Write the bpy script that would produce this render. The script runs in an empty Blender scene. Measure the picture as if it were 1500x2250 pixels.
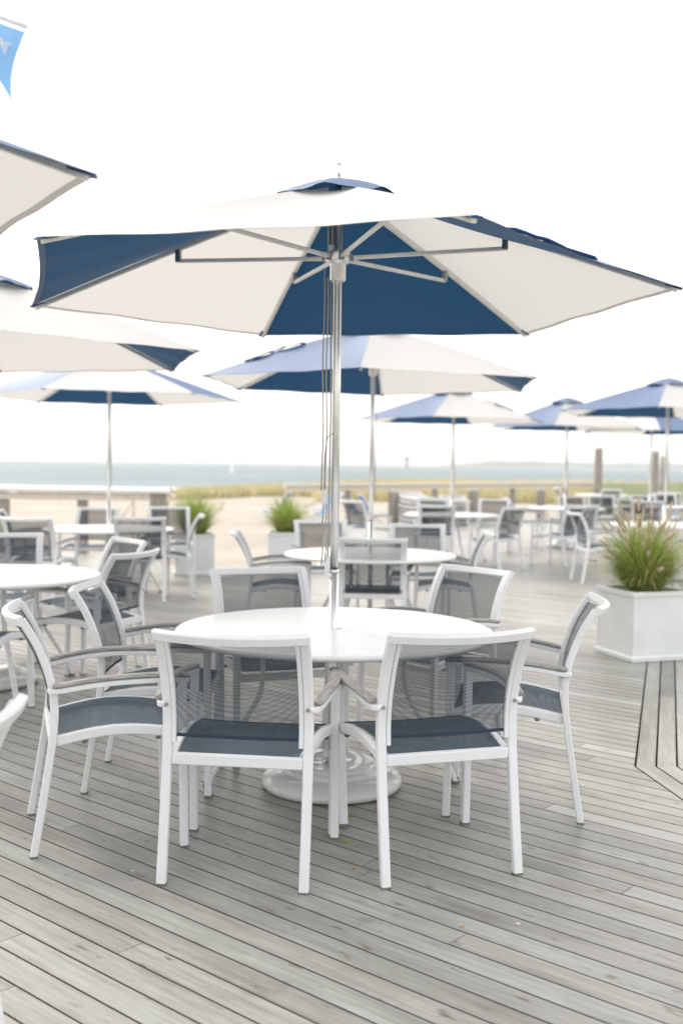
import bpy, math, random
from mathutils import Vector, Matrix
R = math.radians
random.seed(7)
scene = bpy.context.scene
COL = scene.collection

# ------------------------------------------------------------------ camera
cam_d = bpy.data.cameras.new('camera')
cam = bpy.data.objects.new('camera', cam_d); COL.objects.link(cam)
cam_d.sensor_fit = 'VERTICAL'; cam_d.sensor_height = 36.0; cam_d.lens = 36.0 * 2335 / 2250
cam.matrix_world = Matrix.Translation((0, 0, 1.48)) @ Matrix.Rotation(R(90 - 2.575), 4, 'X') @ Matrix.Rotation(R(.72), 4, 'Z')
cam_d.clip_start = .05; cam_d.clip_end = 20000
cam_d.dof.use_dof = True; cam_d.dof.focus_distance = 4.0; cam_d.dof.aperture_fstop = 1.95
scene.camera = cam

# ------------------------------------------------------------------ sky, sun, exposure
SUN_EL, SUN_AZ = 42, -38        # degrees; azimuth measured clockwise from +Y
w = bpy.data.worlds.new('World'); scene.world = w; w.use_nodes = True
nt = w.node_tree; nt.nodes.clear()
wo = nt.nodes.new('ShaderNodeOutputWorld'); bg = nt.nodes.new('ShaderNodeBackground')
sky = nt.nodes.new('ShaderNodeTexSky'); sky.sky_type = 'NISHITA'; sky.sun_disc = False
sky.sun_elevation = R(SUN_EL); sky.sun_rotation = R(SUN_AZ); sky.dust_density = 3.0; sky.air_density = 1.0
tc = nt.nodes.new('ShaderNodeTexCoord'); nz = nt.nodes.new('ShaderNodeTexNoise'); nz.inputs['Scale'].default_value = 2.2
nz.inputs['Detail'].default_value = 5
mr = nt.nodes.new('ShaderNodeMapRange'); mr.inputs['To Min'].default_value = .74; mr.inputs['To Max'].default_value = .98
mx = nt.nodes.new('ShaderNodeMix'); mx.data_type = 'RGBA'
nt.links.new(tc.outputs['Generated'], nz.inputs['Vector']); nt.links.new(nz.outputs['Fac'], mr.inputs['Value'])
nt.links.new(mr.outputs['Result'], mx.inputs['Factor']); nt.links.new(sky.outputs[0], mx.inputs['A'])
# thin cloud, warm and bright on the sun's side, cooler behind the camera
sx_ = nt.nodes.new('ShaderNodeSeparateXYZ'); nt.links.new(tc.outputs['Generated'], sx_.inputs[0])
sr = nt.nodes.new('ShaderNodeMapRange'); sr.inputs['From Min'].default_value = -.6; sr.inputs['From Max'].default_value = .95; sr.interpolation_type = 'SMOOTHSTEP'
nt.links.new(sx_.outputs['Y'], sr.inputs['Value'])
cm = nt.nodes.new('ShaderNodeMix'); cm.data_type = 'RGBA'; cm.inputs['A'].default_value = (7.6, 7.75, 7.8, 1); cm.inputs['B'].default_value = (8.9, 8.45, 8.1, 1)
nt.links.new(sr.outputs['Result'], cm.inputs['Factor']); nt.links.new(cm.outputs['Result'], mx.inputs['B'])
nt.links.new(mx.outputs['Result'], bg.inputs['Color']); bg.inputs['Strength'].default_value = .12
nt.links.new(bg.outputs[0], wo.inputs['Surface'])
sd = bpy.data.lights.new('sun', 'SUN'); sd.energy = 1.5; sd.angle = R(28); sd.color = (1, .96, .9)
so = bpy.data.objects.new('sun', sd); COL.objects.link(so)
dv = Vector((math.sin(R(SUN_AZ)) * math.cos(R(SUN_EL)), math.cos(R(SUN_AZ)) * math.cos(R(SUN_EL)), math.sin(R(SUN_EL))))
so.rotation_euler = dv.to_track_quat('Z', 'Y').to_euler()
scene.view_settings.view_transform = 'Standard'; scene.view_settings.look = 'None'
scene.view_settings.gamma = 1.0; scene.view_settings.exposure = 0.96; scene.view_settings.use_curve_mapping = False
try:
    scene.cycles.volume_max_steps = 64
    scene.cycles.transparent_max_bounces = 24
except Exception: pass

# ------------------------------------------------------------------ material helpers
def mat(name, color, rough=.5, metal=0., spec=.5, coat=0.):
    m = bpy.data.materials.new(name); m.use_nodes = True
    b = m.node_tree.nodes['Principled BSDF']
    b.inputs['Base Color'].default_value = (*color, 1); b.inputs['Roughness'].default_value = rough
    b.inputs['Metallic'].default_value = metal; b.inputs['Specular IOR Level'].default_value = spec
    b.inputs['Coat Weight'].default_value = coat
    return m
def N(m, kind, **kw):
    n = m.node_tree.nodes.new(kind)
    for k, v in kw.items():
        if k in n.inputs: n.inputs[k].default_value = v
        else: setattr(n, k, v)
    return n
def L(m, a, b): m.node_tree.links.new(a, b)
def ramp(m, stops, fac):
    r = N(m, 'ShaderNodeValToRGB'); e = r.color_ramp.elements
    while len(e) < len(stops): e.new(.5)
    for i, (p, c) in enumerate(stops): e[i].position = p; e[i].color = (*c, 1)
    L(m, fac, r.inputs['Fac']); return r.outputs['Color']
def noise(m, vec, scale, detail=3, rough=.5):
    n = N(m, 'ShaderNodeTexNoise'); n.inputs['Scale'].default_value = scale; n.inputs['Detail'].default_value = detail
    n.inputs['Roughness'].default_value = rough
    if vec is not None: L(m, vec, n.inputs['Vector'])
    return n.outputs['Fac']
def mapping(m, src, scale=(1, 1, 1)):
    t = N(m, 'ShaderNodeTexCoord'); mp = N(m, 'ShaderNodeMapping'); mp.inputs['Scale'].default_value = scale
    L(m, t.outputs[src], mp.inputs['Vector']); return mp.outputs['Vector']
def mixc(m, fac, a, b, blend='MIX'):
    x = N(m, 'ShaderNodeMix'); x.data_type = 'RGBA'; x.blend_type = blend
    for k, v in (('Factor', fac), ('A', a), ('B', b)):
        if hasattr(v, 'is_output'): L(m, v, x.inputs[k])
        elif k == 'Factor': x.inputs[k].default_value = v
        else: x.inputs[k].default_value = (*v, 1)
    return x.outputs['Result']
def bump(m, h, strength, dist=.01):
    b = N(m, 'ShaderNodeBump'); b.inputs['Strength'].default_value = strength; b.inputs['Distance'].default_value = dist
    L(m, h, b.inputs['Height']); L(m, b.outputs['Normal'], m.node_tree.nodes['Principled BSDF'].inputs['Normal'])
def base(m): return m.node_tree.nodes['Principled BSDF'].inputs['Base Color']
def mottled(name, c1, c2, rough, scale, bstr=.0, bscale=200, **kw):
    m = mat(name, c1, rough, **kw); v = mapping(m, 'Object')
    L(m, ramp(m, [(.35, c1), (.65, c2)], noise(m, v, scale, 5)), base(m))
    if bstr: bump(m, noise(m, v, bscale, 2), bstr, .002)
    return m

M = {}
M['frame'] = mottled('white_powder_coat', (.77, .77, .78), (.73, .73, .74), .42, 9, .15, 500)
M['table'] = mottled('white_table_laminate', (.82, .815, .81), (.79, .785, .775), .3, 5)
M['base'] = mottled('glossy_white_enamel', (.64, .64, .63), (.57, .57, .555), .2, 5, coat=.35)
M['alu'] = mottled('brushed_aluminium', (.86, .86, .84), (.78, .78, .76), .38, 30, metal=1.)
M['satin'] = mottled('satin_silver_frame', (.74, .74, .72), (.66, .66, .64), .35, 30, metal=.35)
M['steel'] = mat('dark_bracket_steel', (.30, .31, .32), .35, 1.)
M['screw'] = mat('screw_steel', (.35, .34, .32), .4, 1.)
M['rubber'] = mat('grey_rubber', (.16, .16, .15), .7)
M['rope'] = mottled('beige_rope', (.42, .39, .33), (.32, .30, .26), .9, 120)
M['plastic'] = mat('white_plastic', (.7, .7, .7), .35)
M['planter'] = mottled('planter_white_paint', (.76, .765, .76), (.70, .71, .70), .5, 4, .1, 60)
M['soil'] = mottled('dry_soil', (.16, .12, .08), (.30, .25, .17), .95, 30, .6, 90)
M['shell'] = mat('shell_white', (.75, .73, .68), .5)
M['greenbit'] = mat('fresh_leaf_green', (.25, .45, .08), .5)
M['brownbit'] = mat('dry_leaf_orange', (.45, .20, .05), .7)

def teak():
    m = mat('weathered_teak', (.3, .27, .24), .7); v = mapping(m, 'Object', (38, 3.2, 38))
    n = noise(m, v, 3.2, 6, .65)
    L(m, ramp(m, [(.3, (.17, .155, .14)), (.52, (.33, .315, .30)), (.7, (.46, .44, .42))], n), base(m))
    bump(m, n, .4, .003); return m
M['teak'] = teak()

def sling(name, opacity, col):
    m = bpy.data.materials.new(name); m.use_nodes = True; nn = m.node_tree.nodes
    b = nn['Principled BSDF']; out = nn['Material Output']
    b.inputs['Roughness'].default_value = .62; b.inputs['Specular IOR Level'].default_value = .25
    v = mapping(m, 'Object', (260, 260, 260))
    t = N(m, 'ShaderNodeTexNoise'); t.inputs['Scale'].default_value = 1.0; t.inputs['Detail'].default_value = 1
    L(m, v, t.inputs['Vector'])
    v2 = mapping(m, 'Object', (14, 14, 14)); n2 = noise(m, v2, 1, 3)
    c = ramp(m, [(.3, tuple(x * .75 for x in col)), (.7, tuple(x * 1.3 for x in col))], t.outputs['Fac'])
    L(m, mixc(m, n2, c, tuple(x * 1.15 for x in col)), base(m))
    tr = N(m, 'ShaderNodeBsdfTransparent'); ms = N(m, 'ShaderNodeMixShader')
    # fine weave: the openings between the threads let the view through
    a = N(m, 'ShaderNodeMapRange'); a.inputs['From Min'].default_value = .3; a.inputs['From Max'].default_value = .7
    a.inputs['To Min'].default_value = opacity - .02; a.inputs['To Max'].default_value = opacity + .02
    tcw = N(m, 'ShaderNodeTexCoord'); wsum = None
    for ax_ in ('X', 'Z', 'Y'):
        wv_ = N(m, 'ShaderNodeTexWave'); wv_.wave_type = 'BANDS'; wv_.bands_direction = ax_; wv_.inputs['Scale'].default_value = 62; wv_.inputs['Distortion'].default_value = .25
        L(m, tcw.outputs['Object'], wv_.inputs['Vector'])
        if wsum is None: wsum = wv_.outputs['Fac']
        else:
            ad = N(m, 'ShaderNodeMath'); ad.operation = 'ADD'; L(m, wsum, ad.inputs[0]); L(m, wv_.outputs['Fac'], ad.inputs[1]); wsum = ad.outputs[0]
    a.inputs['From Min'].default_value = .4; a.inputs['From Max'].default_value = 2.6
    a.inputs['To Min'].default_value = opacity - .13; a.inputs['To Max'].default_value = min(1, opacity + .13)
    L(m, wsum, a.inputs['Value']); L(m, a.outputs['Result'], ms.inputs['Fac'])
    wr = N(m, 'ShaderNodeMapRange'); wr.inputs['From Max'].default_value = 3; wr.inputs['To Min'].default_value = .75; wr.inputs['To Max'].default_value = 1.25; L(m, wsum, wr.inputs['Value'])
    vm = N(m, 'ShaderNodeVectorMath'); vm.operation = 'SCALE'; L(m, base(m).links[0].from_socket, vm.inputs[0]); L(m, wr.outputs['Result'], vm.inputs['Scale']); L(m, vm.outputs[0], base(m))
    L(m, tr.outputs[0], ms.inputs[1]); L(m, b.outputs[0], ms.inputs[2]); L(m, ms.outputs[0], out.inputs['Surface'])
    return m
M['mesh'] = sling('navy_mesh_sling', .66, (.030, .042, .055))
M['seat'] = sling('navy_seat_sling', .93, (.040, .070, .098))
M['hem'] = mat('navy_hem', (.02, .035, .06), .8)
M['hemwhite'] = mat('white_stitch', (.6, .62, .65), .8)

def canvas(name, col, trans, tcol):
    m = bpy.data.materials.new(name); m.use_nodes = True; nn = m.node_tree.nodes; nn.remove(nn['Principled BSDF'])
    out = nn['Material Output']; v = mapping(m, 'Object', (1, 1, 1)); n = noise(m, v, 420, 2); nb = noise(m, v, 2.5, 4)
    c1 = mixc(m, n, tuple(x * .93 for x in col), tuple(min(1, x * 1.06) for x in col))
    c = mixc(m, nb, c1, tuple(x * .95 for x in col))
    d = N(m, 'ShaderNodeBsdfDiffuse'); d.inputs['Roughness'].default_value = .5
    t = N(m, 'ShaderNodeBsdfTranslucent'); t.inputs['Color'].default_value = (*tcol, 1)
    L(m, c, d.inputs['Color'])
    g = N(m, 'ShaderNodeBsdfGlossy'); g.inputs['Roughness'].default_value = .55; g.inputs['Color'].default_value = (1, 1, 1, 1)
    lw = N(m, 'ShaderNodeLayerWeight'); lw.inputs['Blend'].default_value = .25
    s = N(m, 'ShaderNodeMixShader'); s.inputs['Fac'].default_value = trans
    L(m, d.outputs[0], s.inputs[1]); L(m, t.outputs[0], s.inputs[2])
    sc = N(m, 'ShaderNodeMath'); sc.operation = 'MULTIPLY'; sc.inputs[1].default_value = .14
    L(m, lw.outputs['Fresnel'], sc.inputs[0])
    s2 = N(m, 'ShaderNodeMixShader'); L(m, sc.outputs[0], s2.inputs['Fac']); L(m, s.outputs[0], s2.inputs[1]); L(m, g.outputs[0], s2.inputs[2])
    bp = N(m, 'ShaderNodeBump'); bp.inputs['Strength'].default_value = .15; bp.inputs['Distance'].default_value = .02
    L(m, nb, bp.inputs['Height']); L(m, bp.outputs[0], d.inputs['Normal'])
    L(m, s2.outputs[0], out.inputs['Surface']); return m
M['navy'] = canvas('navy_canvas', (.035, .10, .24), .10, (.010, .085, .14))
M['white'] = canvas('white_canvas', (.58, .562, .545), .34, (.78, .755, .72))
M['flagblue'] = canvas('sky_blue_bunting', (.20, .38, .64), .4, (.24, .47, .76))

def deckmat():
    m = mat('weathered_deck_boards', (.3, .3, .28), .62)
    uv = N(m, 'ShaderNodeUVMap'); uv.uv_map = 'UVMap'
    def st(s, sc, d=4, r=.55):
        mp = N(m, 'ShaderNodeMapping'); mp.inputs['Scale'].default_value = s; L(m, uv.outputs[0], mp.inputs['Vector'])
        return noise(m, mp.outputs['Vector'], sc, d, r)
    g1 = st((2.0, 55, 1), 1.0, 6, .62); g2 = st((9, 260, 1), 1.0, 3); blot = st((1.2, 3.5, 1), 1.6, 5, .6); st2 = st((5, 14, 1), 1.5, 4, .6)
    at = N(m, 'ShaderNodeAttribute'); at.attribute_name = 'tone'
    c = ramp(m, [(.25, (.236, .233, .220)), (.5, (.352, .348, .332)), (.78, (.455, .449, .432))], g1)
    t = ramp(m, [(0., (.62, .62, .59)), (.3, (.87, .87, .84)), (.5, (1.01, .99, .96)), (.72, (1.01, 1.04, 1.03)), (1., (1.27, 1.27, 1.24))], at.outputs['Fac'])
    c = mixc(m, .85, c, t, 'MULTIPLY')
    c = mixc(m, .75, c, ramp(m, [(.3, (.66, .64, .60)), (.45, (.93, .92, .89)), (.64, (1.14, 1.15, 1.14))], blot), 'MULTIPLY')
    c = mixc(m, .35, c, ramp(m, [(.3, (.6, .6, .6)), (.7, (1.2, 1.2, 1.2))], g2), 'MULTIPLY')
    # knots and damp spots
    sp = N(m, 'ShaderNodeMapRange'); sp.inputs['From Min'].default_value = .62; sp.inputs['From Max'].default_value = .72
    L(m, st2, sp.inputs['Value'])
    c = mixc(m, sp.outputs['Result'], c, (.13, .115, .085))
    wv = mapping(m, 'Object'); big = noise(m, wv, .55, 3)
    c = mixc(m, .5, c, ramp(m, [(.35, (.85, .84, .80)), (.65, (1.08, 1.06, 1.04))], big), 'MULTIPLY')
    bl2 = noise(m, wv, 2.3, 5, .6); s3 = N(m, 'ShaderNodeMapRange'); s3.inputs['From Min'].default_value = .64; s3.inputs['From Max'].default_value = .72
    s3.inputs['To Max'].default_value = .55
    L(m, bl2, s3.inputs['Value']); c = mixc(m, s3.outputs['Result'], c, (.14, .13, .10))
    L(m, c, base(m)); bump(m, g1, .35, .003)
    rr = N(m, 'ShaderNodeMapRange'); rr.inputs['To Min'].default_value = .30; rr.inputs['To Max'].default_value = .50
    L(m, g1, rr.inputs['Value']); L(m, rr.outputs['Result'], m.node_tree.nodes['Principled BSDF'].inputs['Roughness'])
    return m
M['deck'] = deckmat()
def woodpost(name, a, b):
    m = mat(name, a, .85); v = mapping(m, 'Object', (9, 9, 1.2)); n = noise(m, v, 3, 6, .6)
    L(m, ramp(m, [(.3, a), (.7, b)], n), base(m)); bump(m, n, .5, .01); return m
M['rail'] = woodpost('bleached_rail_wood', (.60, .54, .47), (.74, .68, .60))
M['pile'] = woodpost('grey_pile_wood', (.22, .19, .165), (.38, .34, .30))
def sandm():
    m = mat('beach_sand', (.5, .4, .3), .95); v = mapping(m, 'Object')
    a = noise(m, v, .35, 5); b = noise(m, v, 6, 5, .7)
    c = ramp(m, [(.3, (.38, .335, .28)), (.7, (.49, .435, .37))], a)
    c = mixc(m, .45, c, ramp(m, [(.35, (.72, .71, .70)), (.65, (1.15, 1.15, 1.15))], b), 'MULTIPLY')
    L(m, c, base(m)); bump(m, b, .7, .12); return m
M['sand'] = sandm()
def seam():
    m = mat('sea_water', (.10, .19, .21), .6, spec=.10); v = mapping(m, 'Object', (.12, .5, 1))
    n = noise(m, v, 1.6, 6, .62); v2 = mapping(m, 'Object', (.02, .16, 1)); n2 = noise(m, v2, 1, 5, .6)
    c = ramp(m, [(.35, (.14, .185, .195)), (.6, (.21, .255, .265)), (.70, (.42, .44, .45))], n2)
    L(m, c, base(m)); bump(m, n, 1.0, .5); return m
M['sea'] = seam()
M['surf'] = mottled('sea_foam', (.75, .77, .78), (.62, .66, .68), .8, .6)
def attrmat(name, ca, cb, cc, rough=.6, trans=.35):
    m = bpy.data.materials.new(name); m.use_nodes = True; nn = m.node_tree.nodes
    b = nn['Principled BSDF']; b.inputs['Roughness'].default_value = rough; out = nn['Material Output']
    at = N(m, 'ShaderNodeAttribute'); at.attribute_name = 'tone'
    c = ramp(m, [(0, ca), (.55, cb), (1, cc)], at.outputs['Fac']); L(m, c, base(m))
    t = N(m, 'ShaderNodeBsdfTranslucent'); L(m, c, t.inputs['Color'])
    s = N(m, 'ShaderNodeMixShader'); s.inputs['Fac'].default_value = trans
    L(m, b.outputs[0], s.inputs[1]); L(m, t.outputs[0], s.inputs[2]); L(m, s.outputs[0], out.inputs['Surface']); return m
M['blade'] = attrmat('grass_blades', (.10, .20, .02), (.31, .42, .06), (.62, .56, .26))
M['plume'] = attrmat('seed_plume', (.60, .49, .35), (.76, .67, .52), (.85, .79, .68), .7, .5)
M['dune'] = attrmat('dune_grass', (.38, .38, .20), (.58, .51, .29), (.68, .60, .40))
M['dunegreen'] = attrmat('salt_meadow_grass', (.26, .33, .20), (.40, .44, .28), (.55, .53, .36))
M['shorewood'] = mottled('far_shore_woods', (.05, .08, .045), (.09, .12, .06), .9, .02)
M['bluefab'] = mottled('blue_sling_fabric', (.12, .24, .46), (.16, .30, .54), .8, 20)
M['whitebuoy'] = mat('buoy_white', (.8, .8, .8), .5)
M['greenbuoy'] = mat('marker_grey_green', (.10, .16, .15), .6)

# ------------------------------------------------------------------ mesh helpers
class MB:
    def __init__(s): s.v = []; s.f = []; s.m = []; s.mi = 0; s.sm = []; s.smooth = False
    def add(s, verts, faces):
        o = len(s.v); s.v += [tuple(x) for x in verts]
        for f in faces: s.f.append(tuple(i + o for i in f)); s.m.append(s.mi); s.sm.append(s.smooth)
    def box(s, c, d, ch=0., rot=None):
        x, y, z = (k / 2 for k in d); C = Vector(c)
        if ch <= 0:
            vs = [Vector((a * x, b * y, e * z)) for e in (-1, 1) for b in (-1, 1) for a in (-1, 1)]
            fs = [(0, 2, 3, 1), (4, 5, 7, 6), (0, 1, 5, 4), (2, 6, 7, 3), (0, 4, 6, 2), (1, 3, 7, 5)]
        else:
            vs = []; idx = {}
            for sx in (-1, 1):
                for sy in (-1, 1):
                    for sz in (-1, 1):
                        for ax in range(3):
                            p = [sx * (x - ch), sy * (y - ch), sz * (z - ch)]; p[ax] = (sx * x, sy * y, sz * z)[ax]
                            idx[(sx, sy, sz, ax)] = len(vs); vs.append(Vector(p))
            fs = []
            for ax in range(3):
                o1, o2 = [(1, 2), (0, 2), (0, 1)][ax]
                for sg in (-1, 1):
                    q = []
                    for a, b in ((-1, -1), (1, -1), (1, 1), (-1, 1)):
                        k = [0, 0, 0]; k[ax] = sg; k[o1] = a; k[o2] = b; q.append(idx[(*k, ax)])
                    fs.append(tuple(q))
                for a in (-1, 1):      # edge chamfers along axis ax
                    for b in (-1, 1):
                        def key(t, pl):
                            k = [0, 0, 0]; k[ax] = t; k[o1] = a; k[o2] = b; return idx[(*k, pl)]
                        fs.append((key(-1, o1), key(1, o1), key(1, o2), key(-1, o2)))
            for sx in (-1, 1):
                for sy in (-1, 1):
                    for sz in (-1, 1): fs.append(tuple(idx[(sx, sy, sz, a)] for a in range(3)))
        if rot is not None: vs = [rot @ p for p in vs]
        s.add([p + C for p in vs], fs)
    def sweep(s, pts, wd, ht, side, ch=.004, caps=True):
        """chamfered rectangular tube along pts; side = fixed direction of its width"""
        pts = [Vector(p) for p in pts]; n = len(pts); side = Vector(side).normalized(); rings = []
        for i, p in enumerate(pts):
            t = (pts[min(i + 1, n - 1)] - pts[max(i - 1, 0)]).normalized()
            sd_ = (side - t * side.dot(t)).normalized(); up = t.cross(sd_)
            a, b = wd / 2, ht / 2
            rings.append([p + sd_ * u + up * v for u, v in ((a - ch, b), (a, b - ch), (a, -b + ch), (a - ch, -b), (-a + ch, -b), (-a, -b + ch), (-a, b - ch), (-a + ch, b))])
        s.rings(rings, caps)
    def rings(s, rings, caps=True, closed=False):
        k = len(rings[0]); n = len(rings); fs = []
        for i in range(n if closed else n - 1):
            j = (i + 1) % n
            for q in range(k): fs.append((i * k + q, i * k + (q + 1) % k, j * k + (q + 1) % k, j * k + q))
        if caps and not closed: fs.append(tuple(range(k))[::-1]); fs.append(tuple((n - 1) * k + q for q in range(k)))
        s.add([p for r in rings for p in r], fs)
    def tube(s, pts, rad, seg=10, caps=True):
        pts = [Vector(p) for p in pts]; n = len(pts); rings = []
        t0 = (pts[1] - pts[0]).normalized(); ref = Vector((0, 0, 1)) if abs(t0.z) < .9 else Vector((1, 0, 0))
        a = t0.cross(ref).normalized()
        for i, p in enumerate(pts):
            t = (pts[min(i + 1, n - 1)] - pts[max(i - 1, 0)]).normalized()
            a = (a - t * a.dot(t)).normalized(); b = t.cross(a)
            r = rad[i] if isinstance(rad, (list, tuple)) else rad
            rings.append([p + (a * math.cos(q * 2 * math.pi / seg) + b * math.sin(q * 2 * math.pi / seg)) * r for q in range(seg)])
        s.rings(rings, caps)
    def lathe(s, prof, seg=48, c=(0, 0, 0), caps=True):
        s.rings([[Vector((c[0] + r * math.cos(q * 2 * math.pi / seg), c[1] + r * math.sin(q * 2 * math.pi / seg), c[2] + z)) for q in range(seg)] for r, z in prof], caps)
    def grid(s, fn, nu, nv):
        vs = [fn(i / nu, j / nv) for j in range(nv + 1) for i in range(nu + 1)]
        s.add(vs, [(j * (nu + 1) + i, j * (nu + 1) + i + 1, (j + 1) * (nu + 1) + i + 1, (j + 1) * (nu + 1) + i) for j in range(nv) for i in range(nu)])
    def mesh(s, name, mats):
        me = bpy.data.meshes.new(name); me.from_pydata(s.v, [], s.f)
        if not isinstance(mats, (list, tuple)): mats = [mats]
        for m_ in mats: me.materials.append(m_)
        me.polygons.foreach_set('material_index', s.m); me.polygons.foreach_set('use_smooth', s.sm)
        me.update(); return me
    def build(s, name, mats, parent=None, loc=(0, 0, 0)):
        o = bpy.data.objects.new(name, s.mesh(name, mats)); COL.objects.link(o); o.location = loc
        if parent: o.parent = parent
        return o
def tag(o, label=None, cat=None, group=None, kind=None):
    for k, v in (('label', label), ('category', cat), ('group', group), ('kind', kind)):
        if v: o[k] = v
    return o
def empty(name, loc=(0, 0, 0), rz=0):
    o = bpy.data.objects.new(name, None); COL.objects.link(o); o.location = loc; o.rotation_euler = (0, 0, rz); o.empty_display_size = .1
    return o
def copy_tree(o, parent=None):
    c = o.copy(); COL.objects.link(c); c.parent = parent
    for ch in list(o.children): copy_tree(ch, c)
    return c
def fix_normals(o):
    import bmesh
    b = bmesh.new(); b.from_mesh(o.data); bmesh.ops.recalc_face_normals(b, faces=b.faces); b.to_mesh(o.data); b.free()
def spline(pts, n):
    """Catmull-Rom through pts, n samples per span"""
    P = [Vector(p) for p in pts]; P = [P[0] * 2 - P[1]] + P + [P[-1] * 2 - P[-2]]; out = []
    for i in range(1, len(P) - 2):
        for k in range(n):
            t = k / n; a, b, c, d = P[i - 1:i + 3]
            out.append(.5 * ((2 * b) + (c - a) * t + (2 * a - 5 * b + 4 * c - d) * t * t + (3 * b - a - 3 * c + d) * t ** 3))
    out.append(P[-2]); return out

# ------------------------------------------------------------------ terrain, water, far shore
def terrain_h(x, y):
    t = min(1, max(0, (y - 13.5) / 1.2)); h = -.55 + .33 * t * t * (3 - 2 * t)
    wl = 66 if x < -14 else (66 + (x + 14) / 24 * 46 if x < 10 else 112)
    if y > 40:
        k = min(1.6, (y - 40) / (wl - 40)); h -= .78 * k ** 2
    if x > -8 and 36 < y < wl:
        d = min(1, (x + 8) / 5) * math.sin(math.pi * min(1, max(0, (y - 36) / (wl - 36))))
        h += d * (.35 + .12 * math.sin(x * .5 + y * .21) + .08 * math.sin(x * .17 - y * .4))
    h += .02 * math.sin(x * 2.1 + y * .7) * math.sin(y * 1.3 - x * .4)
    return h
xs = [-400, -200, -100, -60, -45, -35, -28] + [-24 + i * 1.0 for i in range(60)] + [38, 45, 55, 70, 90, 120, 180, 300, 450]
ys = [-40, -20, -10, -4] + [0 + i * 1.0 for i in range(120)] + [122, 126, 132, 140]
b = MB(); b.smooth = True; nx = len(xs)
b.add([(x, y, terrain_h(x, y)) for y in ys for x in xs], [(j * nx + i, j * nx + i + 1, (j + 1) * nx + i + 1, (j + 1) * nx + i) for j in range(len(ys) - 1) for i in range(nx - 1)])
tag(b.build('beach', M['sand']), kind='structure')
b = MB(); b.grid(lambda u, v: (-6000 + 12000 * u, 50 + 5950 * v, -1.0), 8, 8)
tag(b.build('water', M['sea']), kind='structure')
b = MB()
for k, (yy, ww, x0, x1) in enumerate([(67.5, 1.2, -90, -18), (72, .8, -80, -16), (80, 1.2, -70, -24), (96, .9, -75, -12)]):
    pa = []; n = 90
    for i in range(n + 1):
        x = x0 + (x1 - x0) * i / n; c = yy + 1.1 * math.sin(x * .21 + k) + .6 * math.sin(x * .77 + 2 * k); wd = ww * (.5 + .5 * abs(math.sin(x * .43 + k * 1.7)))
        pa.append([(x, c - wd, -.97), (x, c, -.82), (x, c + wd, -.97)])
    b.smooth = True
    b.add([p for r in pa for p in r], [(i * 3 + j, i * 3 + j + 1, i * 3 + j + 4, i * 3 + j + 3) for i in range(n) for j in range(2)])
tag(b.build('surf', M['surf']), kind='structure')
rs = random.Random(3)
b = MB(); b.smooth = True; n = 260; rows = []
for i in range(n + 1):
    x = 225 + i * 7.0; tap = min(1, (i / 22)) ** .6
    hh = tap * (14 + 1.2 * math.sin(i * .07) + 1.0 * math.sin(i * .41 + 1) + rs.uniform(-1.6, 1.6)) 
    rows.append([(x, 2440, -1.2), (x, 2444, .5), (x + rs.uniform(-2, 2), 2455, -1 + hh * .7), (x + rs.uniform(-2, 2), 2480, -1 + hh), (x, 2540, -1 + hh * .9), (x, 2600, -1.2)])
b.add([p for r in rows for p in r], [(i * 6 + j, i * 6 + j + 1, i * 6 + j + 7, i * 6 + j + 6) for i in range(n) for j in range(5)])
tag(b.build('hills', M['shorewood']), kind='structure')

# dune grass: nobody could count it
def tufts(name, mt, count, region, hgt, seed, nbl=7):
    rd = random.Random(seed); vs = []; fs = []; tone = []
    for _ in range(count):
        x, y = region(rd); z = terrain_h(x, y) - .02; patch = .5 + .5 * math.sin(x * .33 + 1.3 * math.sin(y * .17)); 
        for k in range(nbl):
            a = rd.uniform(0, 6.283); r = rd.uniform(.0, .28); h = hgt * rd.uniform(.55, 1.1) * (.75 + .35 * patch); ln = rd.uniform(.05, .3)
            bx, by = x + r * math.cos(a), y + r * math.sin(a); q = rd.uniform(0, 6.283); wd = rd.uniform(.02, .05)
            dx, dy = math.cos(q) * wd, math.sin(q) * wd; tx, ty = math.cos(a) * ln, math.sin(a) * ln
            o = len(vs); vs += [(bx - dx, by - dy, z), (bx + dx, by + dy, z), (bx + dx * .7 + tx * .4, by + dy * .7 + ty * .4, z + h * .6), (bx - dx * .7 + tx * .4, by - dy * .7 + ty * .4, z + h * .6), (bx + tx, by + ty, z + h)]
            fs += [(o, o + 1, o + 2, o + 3), (o + 3, o + 2, o + 4)]; t = min(1, max(0, rd.gauss(.55 + .3 * (patch - .5), .22))); tone += [t, t]
    me = bpy.data.meshes.new(name); me.from_pydata(vs, [], fs); me.materials.append(mt)
    at = me.attributes.new('tone', 'FLOAT', 'FACE'); at.data.foreach_set('value', tone)
    o = bpy.data.objects.new(name, me); COL.objects.link(o); return o
def reg_a(rd):
    while True:
        y = rd.uniform(40, 62) if rd.random() < .7 else rd.uniform(62, 100); x = rd.uniform(-.135 * y - 1, .36 * y)
        e = 43 + 2.5 * math.sin(x * .35) + (6 if x < -1 else 0)
        if y > e: return x, y
tag(tufts('dune_grass', M['dune'], 9000, reg_a, .62, 11), kind='stuff')
def reg_b(rd):
    y = rd.uniform(36, 60); return rd.uniform(.24 * y, .36 * y), y
tag(tufts('marsh_grass', M['dunegreen'], 2600, reg_b, .85, 12), kind='stuff')
def reg_c(rd):
    y = rd.uniform(48, 62); return rd.uniform(-.18 * y, -.10 * y), y
tag(tufts('beach_grass', M['dune'], 420, reg_c, .34, 13), kind='stuff')

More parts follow.
